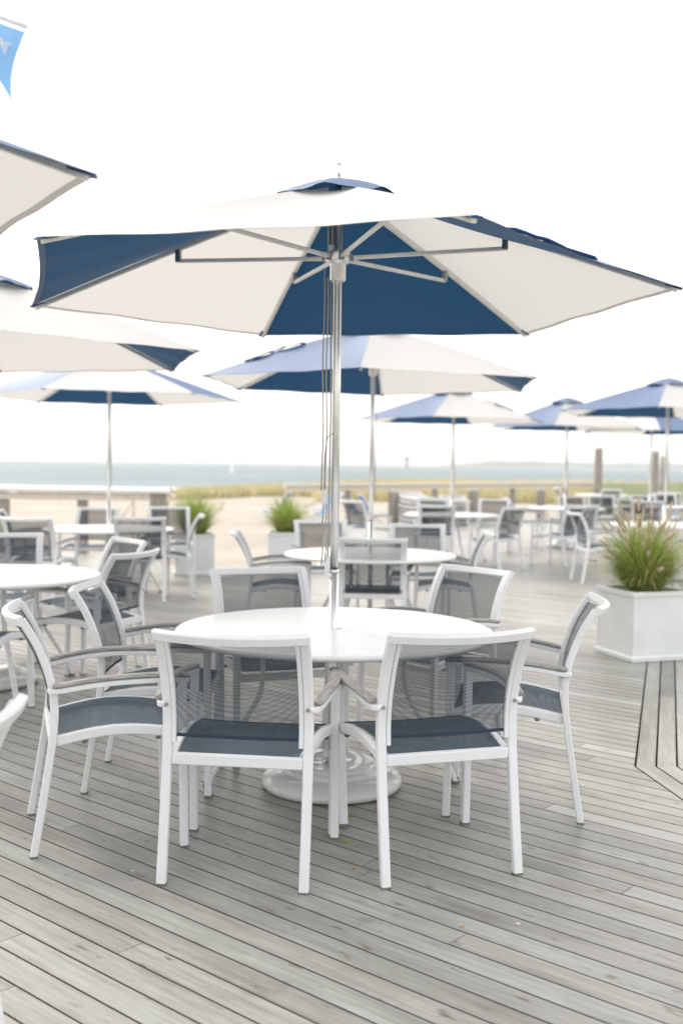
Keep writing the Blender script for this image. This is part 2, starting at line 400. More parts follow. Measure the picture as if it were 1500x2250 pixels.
# ------------------------------------------------------------------ deck
def clip(poly, nx_, ny_, c):       # keep nx*x + ny*y <= c
    out = []
    for i, p in enumerate(poly):
        q = poly[(i + 1) % len(poly)]; dp = nx_ * p[0] + ny_ * p[1] - c; dq = nx_ * q[0] + ny_ * q[1] - c
        if dp <= 0: out.append(p)
        if dp * dq < 0: t = dp / (dp - dq); out.append((p[0] + (q[0] - p[0]) * t, p[1] + (q[1] - p[1]) * t))
    return out
K = Vector((1.466, 5.213)); UP = Vector((math.cos(R(72.9)), math.sin(R(72.9)))); DN = Vector((.131, -1)).normalized()
MIT = Vector((math.cos(R(2.3)), math.sin(R(2.3))))
def halfplane_left(p, d):          # left of direction d : n.x <= c with n = right normal
    n_ = (d[1], -d[0]); return n_[0], n_[1], n_[0] * p[0] + n_[1] * p[1]
def neg(h): return -h[0], -h[1], -h[2]
UL = halfplane_left(K, UP); DL = neg(halfplane_left(K, DN))      # both: the main-deck side
outl = [[(1, 0, -2.7), (0, 1, 17.1), (-1, 0, 9.5)], [(1, 0, -.3), (-1, 0, 2.7), (0, 1, 15.3)], [(-1, 0, .3), (1, 0, 16), (-1.0, 1, 25.6)]]
DV = []; DF = []; DT = []; DUV = []
rb = random.Random(21)
def put_board(poly, d, org, tone, off):
    """top face plus the long sides of one board piece"""
    if len(poly) < 3: return
    area = 0
    for i in range(len(poly)): p, q = poly[i], poly[(i + 1) % len(poly)]; area += p[0] * q[1] - p[1] * q[0]
    if abs(area) < 1e-4: return
    if area < 0: poly = poly[::-1]
    o = len(DV); k = len(poly); nrm = Vector((-d[1], d[0]))
    DV.extend([(p[0], p[1], 0.) for p in poly]); DV.extend([(p[0], p[1], -.03) for p in poly])
    uv = lambda p: ((Vector(p) - org).dot(d) + off[0], (Vector(p) - org).dot(nrm) + off[1])
    DF.append(tuple(o + i for i in range(k))); DT.append(tone); DUV.append([uv(p) for p in poly])
    for i in range(k):
        p, q = Vector(poly[i]), Vector(poly[(i + 1) % k]); e = q - p
        if e.length > .02 and abs(e.normalized().dot(nrm)) < .02:
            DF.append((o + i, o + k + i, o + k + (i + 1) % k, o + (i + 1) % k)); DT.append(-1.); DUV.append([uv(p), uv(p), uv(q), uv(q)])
def lay(d, n0, nrm, n1, bw, s0, s1, clips_list, pitch):
    """boards running along d, from offset n0 to n1 along nrm"""
    k = 0; n_ = n0
    while n_ < n1:
        s = s0 + rb.uniform(0, 3)
        while s < s1:
            ln = rb.choice([3.66, 4.27, 4.88, 4.88, 6.1]); tone = min(1, max(0, rb.gauss(.5, .19))); off = (rb.uniform(0, 60), rb.uniform(0, 60))
            a, e = s + .0012, s + ln - .0012
            quad = [tuple(d * t + nrm * u) for t, u in ((a, n_), (e, n_), (e, n_ + bw), (a, n_ + bw))]
            org = d * a + nrm * n_
            for cl in clips_list:
                pl = quad
                for h in cl:
                    pl = clip(pl, *h)
                    if len(pl) < 3: break
                else: put_board(pl, d, org, tone, off)
            s += ln
        n_ += pitch; k += 1
d = Vector((math.cos(R(-40.4)), math.sin(R(-40.4)))); nrm = Vector((-d.y, d.x))
near = (0, -1, 1.5)
cl = []
for o_ in outl:
    cl.append(o_ + [near, UL]); cl.append(o_ + [near, neg(UL), DL])
lay(d, 1.550 - .1032 * 90, nrm, 34, .0966, -32, 24, cl, .1032)
# mitred border strips; their boards run along UP beyond the mitre and along DN before it
mit = halfplane_left(K, MIT)       # left of MIT: beyond the mitre line
pu = .1055 * abs(UP.cross(MIT)) if hasattr(UP, 'cross') and not isinstance(UP.cross(MIT), Vector) else .0995
nU = Vector((UP.y, -UP.x)); nD = Vector((-DN.y, DN.x))
far = [(-1.0, 1, 25.6), (1, 0, 16)]
for (dd, nn_, mc) in ((UP, nU, (-mit[0], -mit[1], -mit[2])), (DN, nD, mit)):
    step = abs(nn_.dot(MIT)) * .1055; base_n = nn_.dot(K)
    mcl = mc if dd is DN else mc
    keep = neg(halfplane_left(K, MIT)) if dd is DN else halfplane_left(K, MIT)
    lay(dd, base_n + .010, nn_, base_n + 15, step - .010, -30, 40, [far + [near, keep]], step)
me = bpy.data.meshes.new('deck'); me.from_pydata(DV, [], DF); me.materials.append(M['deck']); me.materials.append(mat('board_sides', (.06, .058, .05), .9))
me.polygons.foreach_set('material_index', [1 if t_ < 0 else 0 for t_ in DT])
uvl = me.uv_layers.new(name='UVMap'); flat = [c for fuv in DUV for p in fuv for c in p]; uvl.data.foreach_set('uv', flat)
at = me.attributes.new('tone', 'FLOAT', 'FACE'); at.data.foreach_set('value', DT)
me.update()
dk = bpy.data.objects.new('deck', me); COL.objects.link(dk); tag(dk, kind='structure')
b = MB()
b.box((-6.1, 17.125, -.14), (6.8, .04, .27)); b.box((-2.675, 16.2, -.14), (.04, 1.76, .27)); b.box((-1.5, 15.325, -.14), (2.3, .04, .27)); b.box((-.325, 20.3, -.14), (.04, 9.9, .27))
tag(b.build('deck_edge_board', M['rail']), kind='structure')

# ------------------------------------------------------------------ chair
HW, HD, FW = .2525, .2775, .285     # half foot spacing rear, half depth, half foot spacing front
def px_(t):                          # rear post: y forward offset from the foot at height z
    return t
POST = [(0, 0), (.030, .18), (.058, .36), (.070, .45), (.075, .55), (.066, .63), (.044, .71), (.012, .79), (-.018, .845), (-.042, .884)]
TS, TD = .034, .028
def make_chair():
    t = empty('patio_chair')
    ry = -HD
    # rear legs, front legs
    for sx in (-1, 1):
        b = MB(); pts = [Vector((sx * HW, ry + y, z + .006)) for y, z in POST[:4]]; pts[0].z = .006
        b.sweep(pts, TS, TD, (1, 0, 0)); o = b.build('leg', M['frame'], t); fix_normals(o)
        g = MB(); g.box((sx * HW, ry, .004), (TS + .001, TD + .001, .008), .001); g.build('foot_cap', M['rubber'], o)
    for sx in (-1, 1):
        b = MB(); pts = [Vector(p) for p in ((sx * FW, HD, .006), (sx * (FW - .001), HD - .004, .3), (sx * (FW - .002), HD - .008, .5), (sx * (FW - .002), HD - .010, .642))]
        b.sweep(pts, TS * .92, TS * .92, (1, 0, 0)); o = b.build('leg', M['frame'], t); fix_normals(o)
        g = MB(); g.box((sx * FW, HD, .004), (TS, TS, .008), .001); g.build('foot_cap', M['rubber'], o)
    # back frame: upper posts, bowed top rail, inner channels
    b = MB(); up = POST[3:]
    fine = spline([(0, y, z) for y, z in up], 3)
    for sx in (-1, 1):
        b.sweep([Vector((sx * HW, ry + p.y, p.z + .0062)) for p in fine], TS, TD, (1, 0, 0))
    ty, tz = ry + POST[-1][0], POST[-1][1]
    rail = [Vector((HW * k / 8 * 1.068, ty - .004 - .052 * (1 - (k / 8) ** 2), tz + .006 - .006 * (1 - (k / 8) ** 2))) for k in range(-8, 9)]
    upd = Vector((0, -.40, .92)).normalized()
    b.sweep(rail, .036, .026, upd)
    o = b.build('back_frame', M['frame'], t); fix_normals(o)
    # channels holding the mesh
    inner = HW - TS / 2 - .008
    cpts = [p for p in spline([(0, y, z) for y, z in POST[3:-2]] + [(0, -.032, .866)], 3)]
    ocs = {}
    for sx in (-1, 1):
        ch = MB(); ch.sweep([Vector((sx * inner, ry + p.y - .004, p.z + .034 * (1 if i == 0 else 1) * 0 + .004)) for i, p in enumerate(cpts)][1:], .015, .024, (1, 0, 0), .002)
        ocs[sx] = ch.build('mesh_channel', M['frame'], t); fix_normals(ocs[sx])
    for sx in (-1, 1):
        for q in (2, 6, 10, 14):
            p = cpts[min(q, len(cpts) - 1)]; g = MB()
            g.tube([(sx * (inner - .0075), ry + p.y - .006, p.z), (sx * (inner - .0105), ry + p.y - .006, p.z)], .0035, 8)
            g.build('screw', M['screw'], ocs[sx])
    # back mesh
    hw = inner - .006
    b = MB(); b.smooth = True
    prof = [(p.y, p.z) for p in cpts][2:]
    def bk(u, v):
        i = v * (len(prof) - 1); a = int(min(i, len(prof) - 2)); f = i - a
        y = prof[a][0] * (1 - f) + prof[a + 1][0] * f; z = prof[a][1] * (1 - f) + prof[a + 1][1] * f
        x = (2 * u - 1) * hw; bow = (1 - (2 * u - 1) ** 2) * (.012 + .034 * v)
        return (x, ry + y - .003 - bow, z + .002)
    b.grid(bk, 14, 18); ob = b.build('backrest', M['mesh'], t)
    h = MB(); h.sweep([Vector(bk(k / 10, 0)) + Vector((0, 0, -.004)) for k in range(11)], .012, .004, (0, 0, 1), .001); h.build('hem', M['hem'], ob)
    # seat frame
    b = MB()
    def railpt(sx, k):              # k 0 rear .. 1 front
        x = sx * (.2365 + (.2665 - .2365) * k); return Vector((x, ry + .082 + (2 * HD - .086) * k, .428 + .030 * math.sin(math.pi * min(1, k * 1.02)) ** 1.0 + .010 * k))
    for sx in (-1, 1):
        b.sweep([railpt(sx, k / 12) for k in range(13)], .026, .036, (1, 0, 0))
    b.box((0, ry + .068, .432), (2 * HW - TS - .001, .028, .040), .004)
    b.box((0, HD - .022, .427), (2 * FW - TS - .012, .026, .034), .004)
    of = b.build('seat_frame', M['frame'], t); fix_normals(of)
    for sx in (-1, 1):
        for k in (.22, .80):
            p = railpt(sx, k); g = MB(); g.lathe([(.011, 0), (.011, -.010), (.008, -.014)], 10, (p.x, p.y, p.z - .0175)); g.build('stacking_bumper', M['rubber'], of)
    # seat sling
    b = MB(); b.smooth = True
    def st_(u, v):
        k = .0 + .94 * v; p = railpt(1, k); x = (2 * u - 1) * (p.x - .020 + .006 * v)
        return (x, p.y, p.z + .0195 - .012 * (1 - (2 * u - 1) ** 2) * math.sin(math.pi * (.15 + .7 * v)))
    b.grid(st_, 12, 14); os_ = b.build('seat', M['seat'], t)
    h = MB()
    h.sweep([Vector(st_(k / 8, 0)) + Vector((0, -.002, .001)) for k in range(9)], .006, .004, (0, 1, 0), .001); h.build('hem', M['hem'], os_)
    h = MB()
    h.sweep([Vector(st_(k / 8, 1)) + Vector((0, .002, .001)) for k in range(9)], .006, .004, (0, 1, 0), .001); h.build('hem', M['hem'], os_)
    # arms
    for sx in (-1, 1):
        b = MB()
        arm = [Vector((sx * (HW + .004), ry + .062, .626)), Vector((sx * (HW + .022), ry + .066, .626)), Vector((sx * (HW + .034), ry + .10, .630)), Vector((sx * (HW + .048), ry + .19, .645)), Vector((sx * (FW + .024), ry + .30, .655)), Vector((sx * (FW + .016), HD - .13, .656)), Vector((sx * (FW + .004), HD - .03, .652)), Vector((sx * (FW - .002), HD + .012, .646))]
        ap = spline(arm, 4); b.sweep(ap, .028, .020, (1, 0, 0), .003)
        oa = b.build('arm_support', M['frame'], t); fix_normals(oa)
        g = MB(); g.tube([(sx * HW, ry + .052, .626), (sx * HW, ry + .046, .626)], .007, 8); g.build('bolt', M['screw'], oa)
        top = []
        for i, p in enumerate(ap[5:]): top.append(p + Vector((0, 0, .0195)))
        b = MB(); b.smooth = True; rings = []
        for i, p in enumerate(top):
            tt = (top[min(i + 1, len(top) - 1)] - top[max(i - 1, 0)]).normalized(); sd_ = Vector((1, 0, 0)); sd_ = (sd_ - tt * sd_.dot(tt)).normalized(); u2 = tt.cross(sd_)
            if u2.z < 0: u2 = -u2
            e = .75 if i in (0, len(top) - 1) else 1
            rings.append([p + sd_ * .0205 * e * c_ + u2 * (.0100 * s_ if s_ > 0 else .0085 * s_) * e for c_, s_ in [(math.copysign(abs(math.cos(q)) ** .75, math.cos(q)), math.copysign(abs(math.sin(q)) ** .75, math.sin(q))) for q in [k * math.pi / 6 for k in range(12)]]])
        b.rings(rings); oar = b.build('armrest', M['teak'], t); fix_normals(oar)
    return t
chair0 = make_chair()
used_first = [False]
def chair(x, y, yaw, label, group):
    if not used_first[0]: c = chair0; used_first[0] = True
    else: c = copy_tree(chair0)
    c.location = (x, y, 0); c.rotation_euler = (0, 0, R(yaw)); tag(c, label, 'chair', group); return c
G1 = 'chairs around the nearest table'; G2 = 'chairs around the left table'; G3 = 'chairs around the far left table'
G4 = 'chairs around the middle table'; G5 = 'chairs around the table by the railing'; G6 = 'chairs on the far right of the deck'
CH = [
 (-.329, 3.906, -7.2, 'nearest patio chair seen from behind, left of the two with backs to us', G1),
 (.333, 3.992, 16.6, 'nearest patio chair seen from behind, right of the two with backs to us', G1),
 (-.941, 4.227, -72.5, 'side view patio chair left of the nearest table, its whole seat and armrest showing', G1),
 (-.854, 4.933, -89.5, 'patio chair at the left of the nearest table, just behind the side view chair', G1),
 (.779, 4.657, 80, 'patio chair in side view at the right of the nearest table, facing the umbrella pole', G1),
 (-.331, 5.483, -159, 'patio chair behind the nearest table left of the pole, only its back showing', G1),
 (.508, 5.760, 130, 'patio chair behind the nearest table right of the pole, turned towards the table', G1),
 (-2.15, 6.06, -5, 'patio chair at the left photo edge with tan armrest and one front leg in view', G2),
 (-1.62, 6.93, 68, 'dark backed patio chair at the right of the left table, the nearer of two overlapping', G2),
 (-1.83, 7.66, 128, 'patio chair with grey mesh back half hidden behind the nearer dark backed one', G2),
 (-2.55, 8.02, -168, 'patio chair on the far side of the left table, cut by the photo edge', G2),
 (-3.11, 10.96, -8, 'patio chair seen from behind before the far left table, cut by the photo edge', G3),
 (-2.14, 11.36, 8, 'patio chair seen from behind whose see-through back covers the right of the far left table', G3),
 (-3.04, 12.87, 175, 'patio chair facing us behind the far left table, crossed by the umbrella pole', G3),
 (-2.16, 13.38, -168, 'dark backed patio chair facing us beside the left grass planter', G3),
 (-1.90, 11.75, 96, 'patio chair in side view between the far left table and the left grass planter', G3),
 (-3.62, 12.3, -80, 'sliver of a patio chair at the left photo edge beside the far left table', G3),
 (.265, 8.63, -3, 'patio chair seen from behind in front of the middle table, right of the pole', G4),
 (-.55, 8.98, -86, 'patio chair in side view at the left end of the middle table, facing right', G4),
 (.925, 9.15, 86, 'patio chair at the right end of the middle table, only its back and arm visible', G4),
 (-.16, 10.53, -170, 'patio chair facing us behind the middle table, in front of the middle grass planter', G4),
 (.726, 10.02, 177, 'patio chair facing us behind the middle table, right of the second umbrella pole', G4),
 (.40, 17.2, -49, 'lone patio chair with dark back just right of the main pole, near the blue loungers', G5),
 (1.39, 15.77, 0, 'patio chair seen from behind in front of the table by the railing', G5),
 (1.53, 17.75, 177, 'patio chair facing us behind the table by the railing, mostly hidden by another chair back', G5),
 (2.62, 18.25, 172, 'patio chair facing us right behind the table by the railing', G5),
 (2.24, 15.26, 42, 'dark backed patio chair standing clear at the right of the table by the railing', G5),
 (3.25, 15.95, 50, 'patio chair with pale grey back standing alone in the aisle on the right', G6),
 (3.62, 16.5, 8, 'patio chair seen from behind partly hidden by the pale grey backed one', G6),
 (3.30, 13.62, -86, 'narrow side view patio chair just left of the big grass planter plumes', G6),
 (4.55, 20.75, 180, 'patio chair facing us behind the far table under the crowded umbrellas', G6),
 (5.25, 21.3, 176, 'dark backed patio chair facing us between the two wooden piles', G6),
 (5.55, 20.1, -35, 'patio chair with bowed see-through back above the grass plumes', G6),
 (5.45, 18.9, -20, 'patio chair with light mesh back directly left of the right umbrella pole', G6),
 (7.37, 24.0, 180, 'small patio chair facing us far behind at the right photo edge', G6),
 (5.05, 14.9, 130, 'patio chair at the right photo edge behind the big grass planter', G6),
 (6.85, 20.95, 92, 'patio chair right of the farthest umbrella pole, beside its table', G6),
 (3.35, 19.45, -92, 'patio chair left of the far table, behind the pale grey backed chair', G6),
 (6.3, 22.1, 172, 'patio chair facing us just behind the table with the farthest pole', G6),
 (7.9, 25.6, -20, 'small patio chair seen from behind in the crowded far right corner', G6),
 (7.05, 28.2, 5, 'tiny patio chair in front of the most distant table', G6),
 (6.25, 29.4, -90, 'tiny patio chair at the left of the most distant table', G6),
 (-1.150, 2.385, 78, 'out of focus patio chair cut by the left photo edge in the foreground', 'foreground chairs'),
]
for c in CH: chair(*c)

# ------------------------------------------------------------------ tables
def make_table():
    t = empty('round_table'); b = MB(); b.smooth = True
    r = .725; b.lathe([(0.020, .702), (r - .030, .702), (r - .012, .704), (r - .002, .712), (r, .720), (r - .003, .7262), (r - .010, .7295), (r - .02, .730), (.026, .730), (.024, .726), (.024, .702)], 96, caps=False)
    o = b.build('tabletop', M['table'], t); fix_normals(o)
    for f in o.data.polygons: f.use_smooth = abs(f.normal.z) < .98
    b = MB(); b.smooth = True; b.lathe([(.0225, .726), (.0225, .7318), (.034, .7318), (.0355, .7302)], 28, caps=False); b.build('hole_ring', M['plastic'], o)
    b = MB(); b.box((-.35, 0, .688), (.58, .05, .026), .004); b.box((.35, 0, .6885), (.58, .05, .026), .004); b.box((0, .35, .6875), (.05, .58, .025), .004); b.box((0, -.35, .6880), (.05, .58, .025), .004)
    b.lathe([(.070, .670), (.070, .7005), (.040, .7005), (.040, .670)], 24, caps=False); b.build('underframe', M['frame'], t)
    for k in range(4):
        a = R(90 * k); c_, s_ = math.cos(a), math.sin(a)
        pr = [(.325, .675), (.325, .60), (.325, .52), (.335, .44), (.372, .36), (.430, .27), (.490, .17), (.545, .07), (.572, .012)]
        b = MB(); b.sweep(spline([(r_ * c_, r_ * s_, z) for r_, z in pr], 3), .034, .022, (-s_, c_, 0), .005); o = b.build('leg', M['frame'], t); fix_normals(o)
        g = MB(); g.lathe([(.021, 0), (.021, .014), (.016, .018)], 12, (.572 * c_, .572 * s_, 0)); g.build('foot_cap', M['rubber'], o)
    return t
table0 = make_table(); tfirst = [True]
TB = [(-.025, 4.84, 'large round white table in the centre foreground with a glossy base beneath', 5),
      (-2.31, 6.94, 'round white table cut by the left photo edge', 35),
      (-2.61, 11.93, 'round white table far left with the slim pole rising from it, sand behind', 10),
      (.245, 8.96, 'round white table behind the nearest one, around the second pole', 60),
      (1.69, 16.37, 'round white table in front of the wooden railing right of the middle', 15),
      (4.12, 19.6, 'round white table between two chairs in front of the wide pile', 0),
      (4.30, 14.2, 'round white table behind the plumes of the big planter', 40),
      (6.10, 20.98, 'small looking white table at the right edge around the farthest pole', 0),
      (7.14, 29.28, 'most distant white table, a thin line above the chairs', 0)]
for x, y, lb, rz in TB:
    t = table0 if tfirst[0] else copy_tree(table0); tfirst[0] = False
    t.location = (x, y, 0); t.rotation_euler = (0, 0, R(rz)); tag(t, lb, 'table', 'round white tables')

# ------------------------------------------------------------------ umbrellas
def make_umbrella(cx, cy, a0, first_white, label, rim=2.20, apex=2.70, Rr=1.52, corners=None, detail=0, strap=None, mirror=False):
    """a0: angle of corner 0; panel k spans corners k..k+1; panel 0 is white if first_white"""
    t = empty('patio_umbrella', (cx, cy, 0)); tag(t, label, 'umbrella', 'navy and white umbrellas')
    if corners is None: corners = [(Rr * math.cos(R(a0 + 60 * k)), Rr * math.sin(R(a0 + 60 * k))) for k in range(6)]
    C = [Vector((x, y, rim)) for x, y in corners]; A = Vector((0, 0, apex))
    v0 = .14
    for k in range(6):
        c0, c1 = C[k], C[(k + 1) % 6]; white = (k % 2 == 0) == first_white
        b = MB(); b.smooth = True
        def fn(u, v):
            e = c0.lerp(c1, u); s_ = 4 * u * (1 - u)
            vv = v0 + (1 - v0) * v
            p = A.lerp(e, vv * (1 - .018 * s_ * v)); p.z -= .026 * s_ * math.sin(math.pi * vv) + .012 * s_ * v; p.z += .010 * math.sin(math.pi * vv) * (1 - s_)
            p.z += .004 * math.sin(u * 17 + k * 2) * v * s_
            return p
        b.grid(fn, 16, 16); o = b.build('canopy_panel', M['white' if white else 'navy'], t)
        h = MB(); h.smooth = True
        h.grid(lambda u, v: Vector(fn(u, 1 - .022 * v)) + Vector((0, 0, -.0045 * (1 if v > 0 else .3))), 16, 1)
        h.build('hem', M['white' if white else 'navy'], o)
    # vent cap
    b = MB(); b.smooth = True; seg = 60
    def vent(u, v):
        a = 2 * math.pi * u; q = ((math.degrees(a) - a0) % 60) / 60
        fl = 4 * q * (1 - q); r = .315 * v * (1 - .07 * fl)
        z = apex + .020 - .112 * v ** 1.6 + v * v * (.018 * fl + .006 * math.sin(7 * a + 1) + .004 * math.sin(13 * a))
        return Vector((r * math.cos(a), r * math.sin(a), z))
    b.grid(lambda u, v: vent(u, .03 + .97 * v), seg, 8); b.build('vent_cap', M['navy'], t)
    b = MB(); b.smooth = True; b.lathe([(.008, apex + .03), (.008, apex + .075), (.005, apex + .078), (.011, apex + .085), (.014, apex + .097), (.011, apex + .109), (.004, apex + .114)], 14); b.build('finial', M['alu'], t)
    zh = rim + .17
    for k in range(6):
        c = C[k]; dirc = Vector((c.x, c.y, 0)); Lr = dirc.length; dirc.normalize(); sidev = Vector((-dirc.y, dirc.x, 0))
        b = MB(); rp = []
        for j in range(9):
            v = .05 + .935 * j / 8; p = A.lerp(c, v); p.z += .010 * math.sin(math.pi * v) - .017; rp.append(p)
        b.sweep(rp, .018, .022, sidev, .003); rb_ = b.build('rib', M['satin'], t); fix_normals(rb_)
        v = .50; p = A.lerp(c, v); p.z += -.017; pb = p + Vector((0, 0, -.045))
        g = MB(); g.box(p + Vector((0, 0, -.022)), (.026, .024, .058), .003, Matrix.Rotation(math.atan2(dirc.y, dirc.x), 3, 'Z')); g.build('bracket', M['steel'], rb_)
        hub = Vector((0, 0, zh)) + dirc * .05
        b = MB(); b.sweep([hub, pb], .016, .018, sidev, .003); o = b.build('strut', M['satin'], t); fix_normals(o)
        # corner pocket
        g = MB(); q = A.lerp(c, .985); g.sweep([A.lerp(c, .95) + Vector((0, 0, -.012)), q + Vector((0, 0, -.010)), c + Vector((0, 0, -.005)) - dirc * .004], .042, .006, sidev, .002); g.build('corner_pocket', M['navy'], rb_)
    b = MB(); b.smooth = True; b.tube([(0, 0, .06), (0, 0, 1.0)], .0215, 20); b.tube([(0, 0, 1.0), (0, 0, apex + .02)], .019, 20); b.tube([(0, 0, .985), (0, 0, 1.0)], .0235, 20)
    b.build('pole', M['alu'], t)
    b = MB(); b.smooth = True
    b.lathe([(.020, zh + .035), (.048, zh + .033), (.058, zh + .02), (.060, zh - .012), (.044, zh - .024), (.036, zh - .028), (.036, zh - .10), (.030, zh - .104), (.020, zh - .104)], 24); hb = b.build('runner_hub', M['alu'], t)
    for k in range(6):
        c = C[k]; dirc = Vector((c.x, c.y, 0)).normalized()
        g = MB(); g.box(Vector((0, 0, zh)) + dirc * .056, (.032, .026, .034), .004, Matrix.Rotation(math.atan2(dirc.y, dirc.x), 3, 'Z')); g.build('joint', M['steel'], hb)
    b = MB(); b.smooth = True; b.lathe([(.020, apex - .10), (.052, apex - .095), (.056, apex - .06), (.045, apex - .035), (.02, apex - .03)], 20); b.build('top_hub', M['alu'], t)
    # base
    b = MB(); b.smooth = True
    b.lathe([(.0, .004), (.300, .004), (.320, .010), (.325, .026), (.318, .046), (.298, .062), (.268, .072), (.240, .076), (.228, .077), (.2245, .079), (.222, .092), (.2185, .096), (.204, .098), (.2, .1), (.197, .113), (.193, .117), (.183, .118), (.05, .119), (.040, .112), (.034, .16), (.030, .165)], 72)
    ob = b.build('base', M['base'], t); fix_normals(ob)
    g = MB(); g.smooth = True; g.tube(spline([(-.045, -.06, .115), (-.07, -.075, .125), (-.10, -.07, .122), (-.115, -.05, .116)], 4), [.004] + [.011] * 11 + [.004], 10); g.tube([(-.02, -.03, .13), (-.05, -.062, .117)], .006, 8)
    g.build('lock_lever', M['alu'], ob)
    if detail:
        b = MB(); b.smooth = True
        x = -.044
        for xo, yo, za, zb in ((x, -.03, zh - .09, 1.36), (x - .016, -.02, zh - .05, 1.36), (x + .004, -.028, 1.30, 1.04), (x - .012, -.02, 1.30, 1.02)):
            n = 10; b.tube([(xo + .003 * math.sin(j * 1.1), yo, za + (zb - za) * j / n) for j in range(n + 1)], .0036, 6)
        b.tube(spline([(-.012, -.024, 1.62), (-.036, -.03, 1.60), (-.048, -.03, 1.52), (-.050, -.03, 1.36)], 4), .0025, 6)
        b.tube([(-.030, -.01, zh - .1), (-.024, -.018, 1.7), (-.028, -.014, 1.2), (-.03, -.016, 1.06)], .004, 6)
        b.build('pulley_cord', M['rope'], t)
        b = MB(); b.smooth = True; b.lathe([(.004, 1.375), (.012, 1.355), (.0125, 1.335), (.012, 1.333), (.012, 1.325), (.0125, 1.323), (.010, 1.30), (.007, 1.28)], 16, (x - .006, -.026, 0)); b.build('cord_toggle', M['plastic'], t)
        b = MB(); b.box((-.032, -.012, 1.02), (.024, .030, .085), .005); b.box((-.028, -.012, .975), (.034, .036, .02), .004); b.build('cord_cleat', M['plastic'], t)
        b = MB(); b.tube([(-.040, .0, zh + .20), (-.040, .0, zh + .02)], .010, 10); b.tube([(-.022, -.028, zh + .22), (-.022, -.028, zh + .02)], .006, 8); b.box((-.034, -.03, zh + .03), (.03, .03, .05), .004)
        b.build('pulley_block', M['steel'], t)
    else:
        b = MB(); b.smooth = True; b.tube([(.028, -.01, zh - .05), (.034, -.012, zh - .5), (.026, -.008, 1.2)], .004, 6); b.build('pulley_cord', M['rope'], t)
    if strap is not None:
        c = C[strap]; dirc = Vector((c.x, c.y, 0)).normalized(); sidev = Vector((-dirc.y, dirc.x, 0)); b = MB(); b.smooth = True; P_ = []
        for j in range(13):
            v = .42 + .34 * j / 12; p = A.lerp(c, v); p.z += .012 + .020 * math.sin(math.pi * j / 12) ** .7 * (1 + .3 * math.sin(j * 1.9)) * (1.25 - j / 12); p += sidev * .02 * math.sin(j * .8); P_.append(p)
        b.sweep(P_, .045, .010, sidev, .002)
        b.sweep([p + Vector((0, 0, -.008 * (1 + math.sin(i)))) + sidev * .02 for i, p in enumerate(P_[4:])], .030, .006, sidev, .001)
        b.build('tie_strap', M['navy'], t)
    return t
UC = (-.030, 4.85)
mc = [(1.057, 6.164), (-.487, 6.368), (-1.537, 5.273), (-1.049, 3.652), (.400, 3.257), (1.424, 4.509)]      # c4 c5 c6 c1 c2 c3
make_umbrella(*UC, 47, False, 'large navy and white umbrella in front, underside with silver ribs and hub in full view', rim=2.24, apex=2.74, corners=[(x - UC[0], y - UC[1]) for x, y in mc], detail=1, strap=5)
make_umbrella(-2.33, 6.98, 45, True, 'navy and white umbrella over the left table, its pole outside the photo', rim=2.17, apex=2.68, Rr=1.5)
make_umbrella(-2.615, 11.95, 17, True, 'umbrella above the sea at far left, slim pole, white front panel between blue ones', rim=2.19, apex=2.66, Rr=1.5)
make_umbrella(.25, 8.98, 25, True, 'second umbrella right behind the front one, its blue panel left and white panel right', rim=2.16, apex=2.66, Rr=1.5, strap=3)
make_umbrella(1.70, 16.4, 13, True, 'navy and white umbrella with a navy front panel above the wooden railing', rim=2.17, apex=2.66, Rr=1.5, strap=5)
make_umbrella(4.12, 19.6, 10, True, 'navy and white umbrella with small cap between two others on the right', rim=2.19, apex=2.74, Rr=1.5)
make_umbrella(4.32, 14.2, 9, True, 'navy and white umbrella cut by the right photo edge, its cap and finial visible', rim=2.22, apex=2.66, Rr=1.5)
make_umbrella(6.08, 21.0, 20, False, 'lowest looking navy and white umbrella at the right edge, behind a taller one', rim=2.18, apex=2.62, Rr=1.5)
make_umbrella(-2.235, 2.80, 2, True, 'umbrella corner with white underside high at the left edge, nearest the camera', rim=2.24, apex=2.74, Rr=1.58)

# ------------------------------------------------------------------ planters with fountain grass
def make_planter():
    t = empty('square_planter'); b = MB(); s_ = .535; h = .535; th = .03
    for sg in (-1, 1):
        b.box((0, sg * (s_ / 2 - th / 2 - .012), h / 2), (s_ - .024, th, h - .04), .002)
        b.box((sg * (s_ / 2 - th / 2 - .013), 0, h / 2), (th, s_ - 2 * th - .026, h - .04), .002)
    b.build('wall_panels', M['planter'], t)
    for nm, z, hh, ex in (('rim', h - .02, .04, 0), ('base_trim', .02, .04, .006)):
        b = MB(); w_ = .045
        for sg in (-1, 1):
            b.box((0, sg * (s_ / 2 - w_ / 2 + ex), z), (s_ + 2 * ex, w_, hh), .006); b.box((sg * (s_ / 2 - w_ / 2 + ex), 0, z), (w_, s_ - 2 * w_ + 2 * ex - .002, hh - .002), .005)
        b.build(nm, M['planter'], t)
    for sx in (-1, 1):
        for sy in (-1, 1):
            pass
    b = MB(); b.smooth = True; b.grid(lambda u, v: ((u - .5) * (s_ - .09), (v - .5) * (s_ - .09), h - .045 + .018 * math.sin(u * 9) * math.sin(v * 7)), 12, 12); b.build('soil', M['soil'], t)
    return t
